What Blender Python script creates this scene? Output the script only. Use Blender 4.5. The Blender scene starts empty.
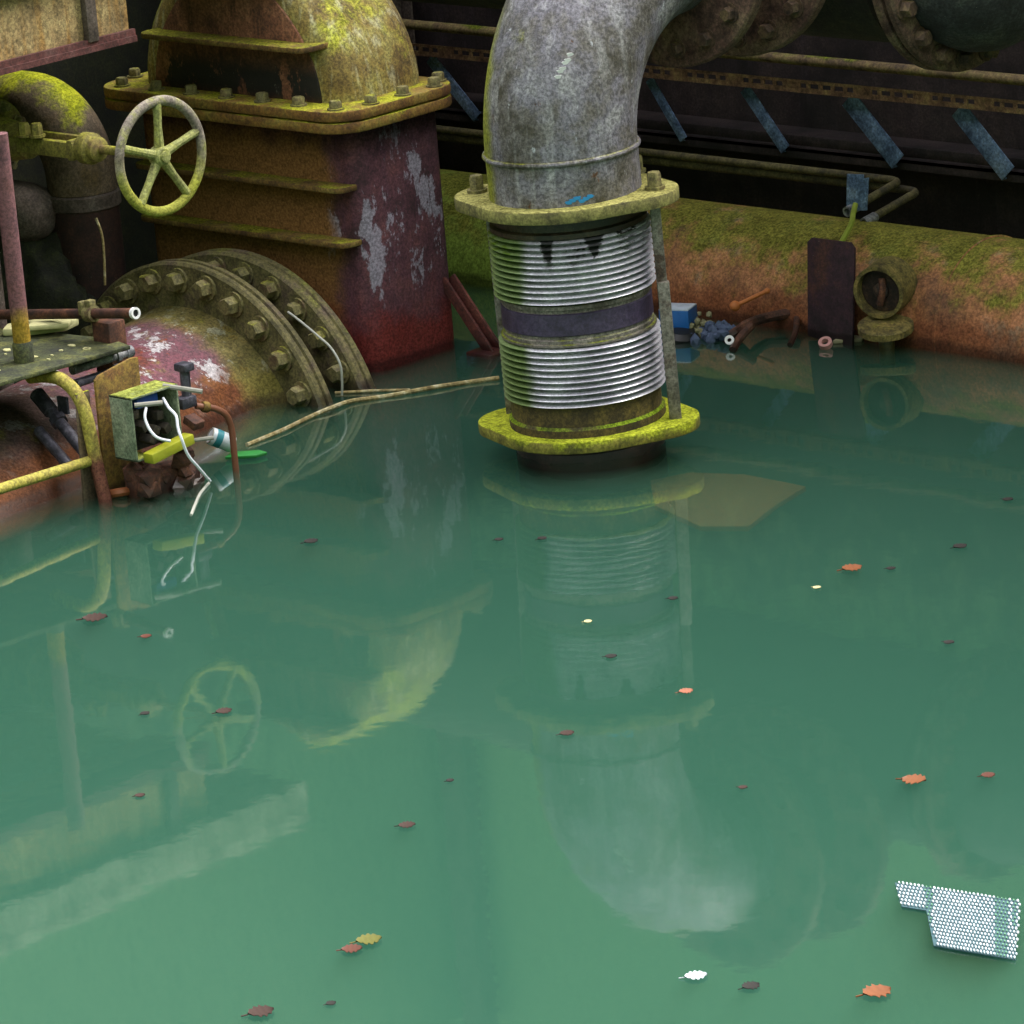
import bpy, bmesh, math, random
from mathutils import Vector, Matrix
random.seed(7)
S = bpy.context.scene
COL = S.collection
PI = math.pi
V = Vector

# ------------------------------------------------------------------ camera
FOC, DIST = 4400.0, 14.67
PITCH, ROLL, YAW = math.radians(16.5), math.radians(4.6), math.radians(44)
F2 = V((-math.sin(YAW), math.cos(YAW), 0)); RV = V((math.cos(YAW), math.sin(YAW), 0))
CAMP = -F2*DIST*math.cos(PITCH) + V((0, 0, DIST*math.sin(PITCH)))
FW = F2*math.cos(PITCH) + V((0, 0, -math.sin(PITCH))); UP = RV.cross(FW)
cr, sr = math.cos(ROLL), math.sin(ROLL)
cam_d = bpy.data.cameras.new('camera'); cam = bpy.data.objects.new('camera', cam_d); COL.objects.link(cam)
cam_d.sensor_width = 36; cam_d.lens = FOC/1024*36; cam_d.clip_end = 200
ix = RV*cr - UP*sr      # image right in the world (roll turns the frame)
M = Matrix.Identity(3)
# image up: world vector that maps to straight up in the picture
ux = RV*cr + UP*(-sr); uy = RV*(-sr)*1.0 + UP*(-cr)
M.col[0] = ux; M.col[1] = -uy; M.col[2] = -FW
cam.matrix_world = Matrix.Translation(CAMP) @ M.to_4x4()
S.camera = cam

# a point of the place measured from the photograph: on a level z, on a plane x or on a plane y
def meas(px, py, v, ax):
    dx, dy = px-512, py-512
    d = FW + RV*((cr*dx-sr*dy)/FOC) + UP*((-sr*dx-cr*dy)/FOC)
    return CAMP + d*((v-CAMP[ax])/d[ax])
def GZ(x, y, z=0.0): return meas(x, y, z, 2)

# ------------------------------------------------------------------ materials
def lin(h):
    if isinstance(h, str):
        h = h.lstrip('#'); c = [int(h[i:i+2], 16)/255 for i in (0, 2, 4)]
    else: c = h
    return tuple((x/12.92 if x <= .04045 else ((x+.055)/1.055)**2.4) for x in c) + (1.0,)

class NB:
    def __init__(s, name):
        s.m = bpy.data.materials.new(name); s.m.use_nodes = True
        s.t = s.m.node_tree; s.t.nodes.clear()
        s.out = s.t.nodes.new('ShaderNodeOutputMaterial')
        s.geo = s.t.nodes.new('ShaderNodeNewGeometry')
        s.pos = s.geo.outputs['Position']
        sp = s.t.nodes.new('ShaderNodeSeparateXYZ'); s.L(s.pos, sp.inputs[0]); s.px, s.py, s.pz = sp.outputs
        sn = s.t.nodes.new('ShaderNodeSeparateXYZ'); s.L(s.geo.outputs['Normal'], sn.inputs[0]); s.nx, s.ny, s.nz = sn.outputs
    def L(s, a, b): s.t.links.new(a, b)
    def set(s, inp, v):
        if hasattr(v, 'links') or hasattr(v, 'is_linked'): s.L(v, inp)
        else: inp.default_value = v
    def math(s, op, a, b=0.0, c=None, clamp=False):
        n = s.t.nodes.new('ShaderNodeMath'); n.operation = op; n.use_clamp = clamp
        s.set(n.inputs[0], a); s.set(n.inputs[1], b)
        if c is not None: s.set(n.inputs[2], c)
        return n.outputs[0]
    def noise(s, scale, detail=6, rough=.6, vec=None, stretch=None, off=0.0):
        n = s.t.nodes.new('ShaderNodeTexNoise'); n.inputs['Scale'].default_value = scale
        n.inputs['Detail'].default_value = detail; n.inputs['Roughness'].default_value = rough
        mp = s.t.nodes.new('ShaderNodeMapping'); s.L(vec or s.pos, mp.inputs[0])
        mp.inputs['Location'].default_value = (off, off*.7, off*.3)
        if stretch: mp.inputs['Scale'].default_value = stretch
        s.L(mp.outputs[0], n.inputs['Vector'])
        return n.outputs[0]
    def ramp(s, f, stops, interp='LINEAR'):
        n = s.t.nodes.new('ShaderNodeValToRGB'); e = n.color_ramp.elements; n.color_ramp.interpolation = interp
        while len(e) < len(stops): e.new(.5)
        for i, (p, c) in enumerate(stops): e[i].position = p; e[i].color = c
        s.L(f, n.inputs[0]); return n.outputs[0]
    def step(s, f, a, b):
        n = s.t.nodes.new('ShaderNodeMapRange'); n.interpolation_type = 'SMOOTHSTEP'
        s.set(n.inputs[0], f); n.inputs[1].default_value = a; n.inputs[2].default_value = b
        return n.outputs[0]
    def mix(s, f, a, b, mode='MIX'):
        n = s.t.nodes.new('ShaderNodeMix'); n.data_type = 'RGBA'; n.blend_type = mode
        s.set(n.inputs[0], f); s.set(n.inputs[6], a); s.set(n.inputs[7], b)
        return n.outputs[2]

def grime(name, base, scale=7, speck=.45, moss=None, patches=(), streak=None, rough=.8, metal=0.0, bump=.25,
          wet=True, gates=(), drips=(), off=0.0, finescale=90):
    """Weathered surface. base: colours; moss=(dark, bright, amount, normal weight); patches=[(colour, scale, threshold, z0, z1)];
    streak=(colour, amount); gates=[(axis, lo, hi, colour, amount)] stains and added tone bands, each with its own shape"""
    b = NB(name)
    n1 = b.noise(scale, 8, .68, off=off)
    st = [(.36+.28*i/(len(base)-1), lin(c)) for i, c in enumerate(base)] if len(base) > 1 else [(0, lin(base[0])), (1, lin(base[0]))]
    c = b.ramp(n1, st)
    if streak:
        sn = b.noise(22, 5, .6, stretch=(1, 1, .09), off=off+3)
        c = b.mix(b.math('MULTIPLY', b.step(sn, .5, .68), streak[1]), c, lin(streak[0]))
    for (pc, psc, th, z0, z1) in patches:
        pn = b.noise(psc, 7, .72, off=off+5+psc, stretch=(1, 1, .5))
        f = b.step(pn, th, th+.035)
        if z0 is not None: f = b.math('MULTIPLY', f, b.math('MULTIPLY', b.step(b.pz, z0-.06, z0+.06), b.math('SUBTRACT', 1.0, b.step(b.pz, z1-.06, z1+.06))))
        c = b.mix(f, c, lin(pc))
    dirt = None
    def soil(f):
        return f if dirt is None else b.math('MAXIMUM', dirt, f)
    for (ax, lo, hi, gc, am) in gates:
        src = {'x': b.px, 'y': b.py, 'z': b.pz, 'nx': b.nx, 'ny': b.ny, 'rt': b.math('ADD', b.math('MULTIPLY', b.math('SUBTRACT', b.px, -.253), RV.x), b.math('MULTIPLY', b.math('SUBTRACT', b.py, .683), RV.y)), 'nl': b.math('ADD', b.math('MULTIPLY', b.nx, -.72), b.math('MULTIPLY', b.ny, -.69))}[ax]
        wob = b.math('ADD', src, b.math('MULTIPLY', b.math('SUBTRACT', b.noise(9, 5, .6, off=off+11), .5), abs(hi-lo)*1.6))
        f = b.step(wob, min(lo, hi), max(lo, hi))
        if lo > hi: f = b.math('SUBTRACT', 1.0, f)
        fa = b.math('MULTIPLY', f, am); dirt = soil(fa)
        c = b.mix(fa, c, lin(gc))
    for (t0, w_, za, zb) in drips:      # dark algae runs: position across the pipe, half width, lower end, upper end
        tt_ = b.math('ADD', b.math('MULTIPLY', b.math('SUBTRACT', b.px, -.253), RV.x), b.math('MULTIPLY', b.math('SUBTRACT', b.py, .683), RV.y))
        d_ = b.math('ABSOLUTE', b.math('SUBTRACT', b.math('ADD', tt_, b.math('MULTIPLY', b.math('SUBTRACT', b.noise(30, 4, .7), .5), .05)), t0))
        q_ = b.math('DIVIDE', b.math('SUBTRACT', b.pz, za), zb-za)          # 0 at the tip, 1 at the top
        f_ = b.math('MULTIPLY', b.step(b.math('SUBTRACT', b.math('MULTIPLY', b.math('SQRT', b.math('MAXIMUM', q_, 0.0)), w_), d_), 0, .008), .92)
        c = b.mix(f_, c, lin('#12140c')); dirt = soil(f_)
    fine = b.noise(finescale, 4, .75, off=off)
    if moss:
        md, mb_, am, kn = moss
        mn = b.noise(5.5, 8, .7, off=off+20)
        s = b.math('ADD', b.math('MULTIPLY', b.nz, kn), b.math('MULTIPLY', b.math('SUBTRACT', mn, .5), 2.2))
        f = b.step(s, 1.0-am*1.4, 1.45-am*1.4)
        mcol = b.ramp(b.math('ADD', b.math('MULTIPLY', b.noise(14, 6, .7, off=off+30), .6), b.math('MULTIPLY', fine, .4)), [(.33, lin(md)), (.62, lin(mb_))])
        c = b.mix(b.math('MULTIPLY', f, .93), c, mcol); dirt = soil(f)
    k = b.math('ADD', 1.0-speck*.75, b.math('MULTIPLY', b.step(fine, .36, .66), speck*1.5))
    hsv = b.t.nodes.new('ShaderNodeHueSaturation'); b.L(c, hsv.inputs['Color']); b.L(k, hsv.inputs['Value']); c = hsv.outputs[0]
    mid = b.noise(31, 5, .7, off=off+50)
    c = b.mix(b.math('MULTIPLY', b.math('SUBTRACT', 1.0, b.step(mid, .38, .5)), .55*speck), c, lin('#15100c'))
    fl = b.noise(150, 2, .5, off=off+40)
    c = b.mix(b.math('MULTIPLY', b.step(fl, .74, .78), .55*speck), c, lin('#c9c6ae'))
    r = rough
    if wet:
        w = b.math('SUBTRACT', 1.0, b.step(b.math('ADD', b.pz, b.math('MULTIPLY', n1, .05)), .045, .075))
        c = b.mix(b.math('MULTIPLY', w, .62), c, lin('#1c1214'))
        r = b.math('SUBTRACT', rough, b.math('MULTIPLY', w, rough*.55))
    p = b.t.nodes.new('ShaderNodeBsdfPrincipled')
    b.L(c, p.inputs['Base Color']); b.set(p.inputs['Roughness'], r); p.inputs['Metallic'].default_value = metal
    if dirt is not None:
        b.L(b.math('MULTIPLY', b.math('SUBTRACT', 1.0, dirt), metal), p.inputs['Metallic'])
        b.L(b.math('MULTIPLY', b.math('SUBTRACT', 1.0, b.math('MULTIPLY', dirt, .85)), .5), p.inputs['Specular IOR Level'])
    if bump:
        bp = b.t.nodes.new('ShaderNodeBump'); bp.inputs['Strength'].default_value = bump; bp.inputs['Distance'].default_value = .012
        b.L(b.math('ADD', b.math('MULTIPLY', n1, .8), b.math('MULTIPLY', fine, .6)), bp.inputs['Height']); b.L(bp.outputs[0], p.inputs['Normal'])
    b.L(p.outputs[0], b.out.inputs[0])
    return b.m

def plain(name, col, rough=.6, metal=0.0):
    b = NB(name); p = b.t.nodes.new('ShaderNodeBsdfPrincipled')
    n = b.noise(40, 4, .6)
    b.L(b.mix(b.math('MULTIPLY', b.step(n, .4, .7), .35), lin(col), tuple(x*.55 for x in lin(col)[:3])+(1,)), p.inputs['Base Color'])
    p.inputs['Roughness'].default_value = rough; p.inputs['Metallic'].default_value = metal
    b.L(p.outputs[0], b.out.inputs[0]); return b.m

MOSSY = ('#4a5212', '#b3b32c')
MATS = {}
def mk():
    m = MATS
    m['elbow'] = grime('grey_weathered_pipe', ['#443e34', '#686260', '#76717c', '#918e92'], 5, .6, ('#4c4f18', '#8a8a2e', .28, .9),
                       patches=[('#b9b9c2', 16, .64, None, 0), ('#5a3a24', 9, .63, None, 0)], streak=('#a9a6a8', .45), rough=.62, metal=.15,
                       gates=[('nl', .86, .97, '#8e9024', .8)], off=1)
    m['spigot'] = grime('black_rusty_spigot', ['#0e0a0b', '#221618', '#3b2622'], 9, .6, off=2, rough=.5)
    m['flange'] = grime('mossy_flange_paint', ['#4d4530', '#7a7242', '#948c50'], 8, .5, ('#6a6434', '#aaa464', .55, .8), off=3)
    m['flangelow'] = grime('bright_mossy_flange', ['#54501c', '#827a2e', '#9c9440'], 8, .5, ('#6d761a', '#bcc23a', .72, .8), off=4, wet=False)
    m['bellow'] = grime('bellows_steel', ['#bdb8c6', '#dcd8e4', '#f0eef6'], 6, .25, off=5, rough=.3, metal=.45, bump=.04, wet=False,
                        drips=[(-.105, .03, .73, .83), (.055, .04, .745, .83)],
                        gates=[('rt', -.16, -.215, '#5c741e', .9)], patches=[('#1b1a12', 6, .535, .74, .95)])
    m['band'] = grime('purple_painted_band', ['#241d33', '#3a3048', '#4a4058'], 8, .4, off=6, rough=.5, wet=False)
    m['collar'] = grime('dull_collar_steel', ['#4d443c', '#77706a', '#8a8078'], 10, .6, ('#454a14', '#7e8424', .35, .9), off=7, rough=.55, metal=.3, wet=False)
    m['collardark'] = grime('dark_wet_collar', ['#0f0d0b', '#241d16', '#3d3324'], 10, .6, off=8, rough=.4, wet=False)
    m['collarmoss'] = grime('brown_mossy_collar', ['#2d2412', '#4d3f1e', '#655527'], 10, .6, ('#4a5a16', '#8aa02a', .45, .9), off=9, wet=False)
    m['rod'] = grime('tie_rod_steel', ['#5c5850', '#807a72', '#4b3a32'], 12, .5, off=10, rough=.5, metal=.3, wet=False)
    m['bolt'] = grime('bolt_rust', ['#4c4430', '#7c7448', '#5e4a34'], 14, .5, ('#565a1c', '#9a9838', .4, .6), off=11, wet=False)
    m['boltdark'] = grime('bolt_dark_rust', ['#33261f', '#5a4436', '#6d5a3e'], 14, .5, ('#4c5218', '#84862e', .3, .6), off=12)
    m['body'] = grime('rusty_valve_body', ['#3a1f14', '#54301c', '#6f4a24'], 6, .55, ('#3d3c10', '#6e6a1c', .2, .5), off=13,
                      gates=[('nx', .3, .55, '#3c1a26', .92)], patches=[], streak=('#7d5a22', .3))
    # pale scabs of old paint on the right hand face
    m['body_right'] = None
    m['bonnet'] = grime('mossy_bonnet', ['#5f4a26', '#857038', '#989050'], 6, .6, ('#6f741a', '#c2c24a', .5, .75), off=14, streak=('#cfcdaa', .5),
                        gates=[('nx', -.45, -.8, '#7a8426', .9)], wet=False)
    m['bonnetface'] = grime('bonnet_face_rust', ['#5c382a', '#80523c', '#98684c'], 6, .55, ('#2c3210', '#5c641c', .06, .6), off=62, patches=[('#15110a', 4, .46, 1.0, 1.17), ('#8a8478', 14, .66, 1.05, 1.22)], streak=('#2c1a12', .5), wet=False)
    m['rib'] = grime('rib_rust', ['#4a3218', '#6d5224', '#857035'], 8, .55, ('#4d5216', '#8f8c30', .38, .8), off=15, wet=False)
    m['bodyflange'] = grime('valve_flange_moss', ['#5c3a1c', '#7d5c26', '#8a7a34'], 6, .5, ('#6c701a', '#b8b83a', .5, .55), off=16, wet=False)
    m['inlet'] = grime('painted_rusty_pipe', ['#6a3428', '#7a4854', '#6d4c54', '#84542f'], 4, .5, ('#5a5e1e', '#a09a36', .12, .8), off=17,
                       patches=[('#c2bcc0', 9, .545, .0, .3), ('#8a3a22', 6, .6, None, 0)],
                       gates=[('y', -.1, -.35, '#4e463e', .8), ('z', .17, .09, '#6d4228', .92), ('y', .45, .56, '#77753a', .75)])
    m['ring'] = grime('ring_flange_moss', ['#4a4428', '#6d653e', '#5c4c40'], 7, .55, ('#4f541e', '#93934a', .5, .35), off=18)
    m['main'] = grime('mossy_rust_main', ['#744e38', '#a06a46', '#b87a54', '#7d7664'], 4, .5, ('#474e1a', '#88863a', .42, .95), off=19,
                      gates=[('z', .17, .06, '#7d4630', .75), ('x', -1.6, -1.9, '#86a444', .9)], streak=('#8a6a2a', .3))
    m['valve'] = grime('yellow_mossy_valve', ['#5c5222', '#7d7430', '#6d5a34'], 12, .5, ('#6e7020', '#aaa83c', .5, .5), off=20, wet=False)
    m['wheel'] = grime('handwheel_paint', ['#6b6058', '#857a70', '#8b8a4a'], 12, .5, off=21, wet=False, gates=[('z', 1.08, .92, '#9c9c3a', .85)])
    m['spoke'] = grime('handwheel_spoke', ['#7d7a4a', '#94955a', '#8b8a3a'], 12, .5, off=22, wet=False)
    m['pole'] = grime('purple_pole', ['#5a3a40', '#744c50', '#6a4444'], 14, .45, off=23, wet=False, gates=[('z', .68, .58, '#9a7f26', .85)])
    m['mosspipe'] = grime('moss_covered_pipe', ['#4d3f30', '#6b5a48', '#5c4a2e'], 7, .5, ('#6e7a14', '#b9bb2c', .5, .9), off=24, wet=False)
    m['greypipe'] = grime('grey_brown_pipe', ['#3d322c', '#5a4d46', '#6b6058'], 9, .5, off=25, wet=False)
    m['darkpipe'] = grime('dark_red_pipe', ['#1c0f0c', '#301a14', '#3d241a'], 9, .5, off=60, wet=False)
    m['bank'] = grime('dark_moss_bank', ['#0c0d06', '#1c1f0c', '#2c3010'], 14, .8, ('#1c240c', '#3a4a16', .5, .4), off=61, wet=False, bump=.8)
    m['plate'] = grime('platform_moss', ['#23261c', '#3d4226', '#5c5c30'], 10, .7, ('#3d4214', '#6f7224', .4, .4), off=26, wet=False)
    m['handrail'] = grime('yellow_rail_paint', ['#8d8430', '#a69a42', '#7d6a32'], 16, .5, off=27, wet=False, gates=[('z', .2, .12, '#6d3a3c', .9)])
    m['bar'] = grime('yellow_bar_paint', ['#8d8430', '#a89c44', '#7d6a32'], 16, .5, off=28, wet=False)
    m['blacktube'] = grime('black_conduit', ['#2a2a32', '#45434e', '#625f6a'], 16, .5, off=29, rough=.4, wet=False)
    m['whitetube'] = grime('scuffed_conduit', ['#3d3c40', '#77767c', '#a9a8aa'], 16, .5, off=30, rough=.5, wet=False)
    m['box'] = grime('grey_green_box', ['#54604a', '#76826a', '#8f957c'], 12, .5, ('#5a6420', '#a3a850', .4, .9), off=31, wet=False)
    m['boxin'] = grime('dark_box_lining', ['#14120f', '#2a241c', '#3d3426'], 16, .5, off=32, wet=False)
    m['bracket'] = grime('ochre_plate', ['#5a3f1c', '#80662a', '#6d4a26'], 14, .5, off=33)
    m['purpleplate'] = grime('purple_steel_plate', ['#1f1018', '#381f2a', '#4d2c26'], 8, .45, off=34)
    m['stub'] = grime('olive_stub', ['#463a20', '#746636', '#8a7440'], 14, .6, ('#5c6218', '#9c9a34', .14, .7), off=35)
    m['stubin'] = grime('dark_stub_inside', ['#120c0a', '#2c1e18', '#4d3626'], 14, .6, off=36, wet=False)
    m['rail'] = grime('wall_rail_rust', ['#5c4a3c', '#7f6a48', '#8d8050'], 14, .5, ('#4a521a', '#7d8a28', .42, .6), off=37, wet=False)
    m['slot'] = grime('slotted_angle_rust', ['#5c4234', '#86644a', '#a08458'], 14, .5, off=38, wet=False)
    m['brace'] = grime('bluish_galvanised', ['#4a5c80', '#7088b4', '#9ab0d8'], 14, .5, off=39, rough=.5, metal=.3, wet=False)
    m['conduit'] = grime('olive_conduit', ['#322d1e', '#524a2c', '#68603c'], 14, .5, off=40, wet=False)
    m['rusty'] = grime('brown_rust_bits', ['#2e1a14', '#4d2c20', '#6d4430'], 14, .5, off=41)
    m['header'] = grime('dark_green_header', ['#1c1814', '#2c2a1c', '#3d3424'], 7, .6, ('#2c3a14', '#4d5a22', .35, .3), off=42, wet=False)
    m['hflange'] = grime('header_flange', ['#3a2420', '#644a40', '#7a6450'], 9, .6, ('#4a5020', '#7d8040', .3, .3), off=43, wet=False)
    m['hcap'] = grime('header_cap', ['#1c1c1d', '#323234', '#4a4a46'], 7, .7, ('#3d4020', '#7a7a3a', .25, .3), off=44, wet=False)
    m['wall'] = grime('shade_dark_concrete', ['#140e10', '#281e20', '#3d3030'], 5, .6, off=45, streak=('#3a3036', .4), rough=.7,  # concrete colour darkened to carry the shade of the recess
                      gates=[('z', 1.1, 2.0, '#98b882', .97)])  # pale green upper wall, added to brighten the reflection in the water
    m['wallmoss'] = grime('dark_mossy_wall', ['#0c0c08', '#191c0c', '#26280f'], 6, .7, off=46, gates=[('z', 1.6, 2.4, '#7c9870', .95)])  # moss base; paler top added to lift the water's reflection
    m['fascia'] = grime('rust_stained_concrete', ['#6d5c40', '#9a8058', '#b09a6c'], 6, .6, off=47, streak=('#9a6a24', .6), wet=False)
    m['edge'] = grime('red_steel_edge', ['#42201e', '#5a302e', '#664442'], 12, .5, off=48, wet=False)
    m['kerb'] = grime('pale_mossy_kerb', ['#6a6a54', '#96967c', '#b0b09a'], 8, .6, off=49, wet=False)
    m['bed'] = grime('pit_bed', ['#2c3a34', '#3a4a40'], 4, .4, off=50, wet=False, bump=0)
    m['redbrace'] = grime('red_gusset', ['#3d1a18', '#5c2c26', '#6d3a30'], 10, .5, off=51)
    m['twig'] = grime('pale_twig', ['#6d5a34', '#9a8a5c', '#c0b898'], 18, .4, off=52, wet=False, bump=.1)
    for k, (c, r) in dict(wire=('#e6e8f2', .4), wire_grey=('#b4b4aa', .5), terminal=('#9c9e24', .5), blue=('#2a4fae', .5), copper=('#7a4a34', .5), steelbit=('#8d8a80', .45),
                          boxblue=('#1f5fa8', .4), boxlight=('#c9d2e6', .4), yellow=('#c9c01c', .5), gravel=('#8a8466', .9), rag=('#4a5672', .8), nutwhite=('#e6e4e6', .5),
                          orange=('#c2703a', .6), pink=('#c08a86', .6), can=('#c6cdd2', .35), teal=('#2f7f8a', .4), green=('#2f8a3e', .5),
                          leaf_orange=('#7d4622', .6), leaf_brown=('#331a10', .7), leaf_dark=('#150e08', .7), leaf_red=('#562818', .6), leaf_salmon=('#a0624a', .6),
                          leaf_cream=('#d2c490', .6), leaf_yellow=('#5c5a1a', .6), feather=('#b4bec2', .7), net=('#c6ced6', .5), netdark=('#3a5a62', .6), netgreen=('#6a9a78', .6),
                          slab=('#c2bd8a', .8), bluepaint=('#2c86c0', .5), whitepaint=('#d8d6d6', .6), black=('#0c0c10', .5)).items():
        m[k] = plain(k, c, r)
mk()
def body_material():
    m = grime('purple_rust_side', ['#3d222a', '#5a3540', '#6f4246'], 6, .5, ('#3a3a12', '#6a641e', .06, .35), off=53, streak=('#5a3a4c', .4),
              patches=[('#948a9a', 6, .555, .25, .95)], gates=[('x', -1.80, -1.92, '#8a623c', 1.0), ('z', .80, .93, '#34202c', .8), ('z', .3, .08, '#7a3028', .8)])
    return m
MATS['body'] = body_material()

# ------------------------------------------------------------------ mesh helpers
class MB:
    def __init__(s): s.v = []; s.f = []
    def add(s, verts, faces):
        o = len(s.v); s.v += [V(x) for x in verts]; s.f += [[i+o for i in f] for f in faces]; return s
    def box(s, c, d, rot=None, bev=0.0):
        bm = bmesh.new(); bmesh.ops.create_cube(bm, size=1)
        for v in bm.verts: v.co = V((v.co.x*d[0], v.co.y*d[1], v.co.z*d[2]))
        if bev: bmesh.ops.bevel(bm, geom=bm.edges[:], offset=bev, segments=2, profile=.5, affect='EDGES')
        R = rot.to_4x4() if rot is not None else Matrix.Identity(4)
        bm.transform(Matrix.Translation(c) @ R); return s.bm(bm)
    def bm(s, bm):
        bm.verts.index_update(); s.add([v.co.copy() for v in bm.verts], [[v.index for v in f.verts] for f in bm.faces]); bm.free(); return s
    def lathe(s, prof, o, axis, n=48, closed=False):
        a = V(axis).normalized(); t = V((0, 0, 1)) if abs(a.z) < .9 else V((1, 0, 0))
        u = a.cross(t).normalized(); w = a.cross(u); o = V(o); vs = []; fs = []
        for (r, h) in prof:
            for k in range(n):
                q = 2*PI*k/n; vs.append(o + a*h + (u*math.cos(q)+w*math.sin(q))*max(r, 1e-4))
        m = len(prof)
        for i in range(m if closed else m-1):
            j = (i+1) % m
            for k in range(n):
                l = (k+1) % n; fs.append([i*n+k, i*n+l, j*n+l, j*n+k])
        if not closed:
            fs.append([k for k in range(n)][::-1]); fs.append([(m-1)*n+k for k in range(n)])
        return s.add(vs, fs)
    def tube(s, pts, r, n=16, caps=True, radii=None):
        pts = [V(p) for p in pts]; vs = []; fs = []; prev = None
        for i, p in enumerate(pts):
            d = (pts[min(i+1, len(pts)-1)] - pts[max(i-1, 0)]).normalized()
            if prev is None:
                t = V((0, 0, 1)) if abs(d.z) < .9 else V((1, 0, 0)); u = d.cross(t).normalized()
            else: u = (prev - d*prev.dot(d)).normalized()
            prev = u; w = d.cross(u); rr = radii[i] if radii else r
            for k in range(n):
                q = 2*PI*k/n; vs.append(p + (u*math.cos(q)+w*math.sin(q))*rr)
        for i in range(len(pts)-1):
            for k in range(n):
                l = (k+1) % n; fs.append([i*n+k, i*n+l, (i+1)*n+l, (i+1)*n+k])
        if caps: fs.append(list(range(n))[::-1]); fs.append([(len(pts)-1)*n+k for k in range(n)])
        return s.add(vs, fs)
    def prism(s, poly, o, ex, ey, ez, h, bev=0.0, seg=2):
        """poly in (ex, ey), thickness h along ez from o"""
        bm = bmesh.new(); ex, ey, ez, o = V(ex), V(ey), V(ez), V(o)
        a = [bm.verts.new(o+ex*x+ey*y) for x, y in poly]; f = bm.faces.new(a)
        r = bmesh.ops.extrude_face_region(bm, geom=[f])
        for v in r['geom']:
            if isinstance(v, bmesh.types.BMVert): v.co += ez*h
        bmesh.ops.recalc_face_normals(bm, faces=bm.faces[:])
        if bev:
            es = [e for e in bm.edges if len(e.link_faces) == 2 and e.link_faces[0].normal.angle(e.link_faces[1].normal) > .9]
            bmesh.ops.bevel(bm, geom=es, offset=bev, segments=seg, profile=.5, affect='EDGES')
        return s.bm(bm)
    def hexbolt(s, o, axis, r, h, washer=True):
        a = V(axis).normalized(); o = V(o)
        if washer: s.lathe([(r*1.35, 0), (r*1.35, h*.18)], o, a, 16)
        s.lathe([(r, h*.15), (r, h*.85), (r*.86, h)], o, a, 6); return s

def sm(me, ang=35):
    for p in me.polygons: p.use_smooth = True
    me.set_sharp_from_angle(angle=math.radians(ang))
def build(name, mb, mat, parent=None, origin=None, ang=35):
    o0 = V((0, 0, 0))
    root = parent
    while root is not None and root.parent is not None: root = root.parent
    if root is not None: o0 = root.location.copy()
    elif origin is not None: o0 = V(origin)
    me = bpy.data.meshes.new(name)
    me.from_pydata([v-o0 for v in mb.v], [], mb.f); me.update()
    bm = bmesh.new(); bm.from_mesh(me); bmesh.ops.recalc_face_normals(bm, faces=bm.faces[:]); bm.to_mesh(me); bm.free()
    sm(me, ang); me.materials.append(MATS[mat] if isinstance(mat, str) else mat)
    ob = bpy.data.objects.new(name, me); COL.objects.link(ob)
    if parent is not None: ob.parent = parent
    else: ob.location = o0
    return ob
def thing(name, label, cat, loc, group=None):
    o = bpy.data.objects.new(name, None); COL.objects.link(o); o.location = V(loc); o.empty_display_size = .1
    o['label'] = label; o['category'] = cat
    if group: o['group'] = group
    return o
def tag(o, label, cat, group=None, kind=None):
    o['label'] = label; o['category'] = cat
    if group: o['group'] = group
    if kind: o['kind'] = kind
    return o
def struct(name, mb, mat, **k):
    o = build(name, mb, mat, **k); o['kind'] = 'structure'; return o
def part_copies(src, places, parent, rots=None):
    """copies of a small part at several places (local to the thing)"""
    for i, p in enumerate(places):
        c = src if i == 0 else src.copy()
        if i: COL.objects.link(c)
        c.parent = parent; c.location = V(p)
def bolts(name, parent, spots, axis, r, h, mat):
    """hexagon bolts on a flange: one mesh, a child for each spot (world points); each turned a little"""
    base = parent
    while base.parent is not None: base = base.parent
    mb = MB().hexbolt((0, 0, 0), axis, r, h)
    me = None
    for i, p in enumerate(spots):
        if me is None:
            tmp = bpy.data.objects.new(name, bpy.data.meshes.new(name)); me = tmp.data
            me.from_pydata(mb.v, [], mb.f); me.update()
            bm = bmesh.new(); bm.from_mesh(me); bmesh.ops.recalc_face_normals(bm, faces=bm.faces[:]); bm.to_mesh(me); bm.free()
            sm(me, 30); me.materials.append(MATS[mat]); ob = tmp
        else: ob = tmp.copy()
        COL.objects.link(ob); ob.parent = parent; ob.location = V(p)-base.location
        ob.rotation_mode = 'AXIS_ANGLE'; a = V(axis).normalized(); ob.rotation_axis_angle = (random.uniform(-.5, .5), a.x, a.y, a.z)
def arc(c, r, a0, a1, n, u, w):
    c, u, w = V(c), V(u), V(w)
    return [c + u*(r*math.cos(a0+(a1-a0)*i/n)) + w*(r*math.sin(a0+(a1-a0)*i/n)) for i in range(n+1)]
def rrect(x0, x1, y0, y1, r, n=8):
    p = []
    for cx, cy, a in ((x1-r, y1-r, 0), (x0+r, y1-r, 90), (x0+r, y0+r, 180), (x1-r, y0+r, 270)):
        for i in range(n+1):
            q = math.radians(a+90*i/n); p.append((cx+r*math.cos(q), cy+r*math.sin(q)))
    return p
def bez(p0, p1, p2, p3, n=14):
    p0, p1, p2, p3 = map(V, (p0, p1, p2, p3)); o = []
    for i in range(n+1):
        t = i/n; o.append(p0*(1-t)**3+p1*3*t*(1-t)**2+p2*3*t*t*(1-t)+p3*t**3)
    return o
def smoothpath(pts, n=8):
    pts = [V(p) for p in pts]; o = []
    for i in range(len(pts)-1):
        a = pts[max(i-1, 0)]; b = pts[i]; c = pts[i+1]; d = pts[min(i+2, len(pts)-1)]
        for k in range(n):
            t = k/n
            o.append(.5*((2*b)+(c-a)*t+(2*a-5*b+4*c-d)*t*t+(3*b-a-3*c+d)*t**3))
    return o+[pts[-1]]
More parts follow.
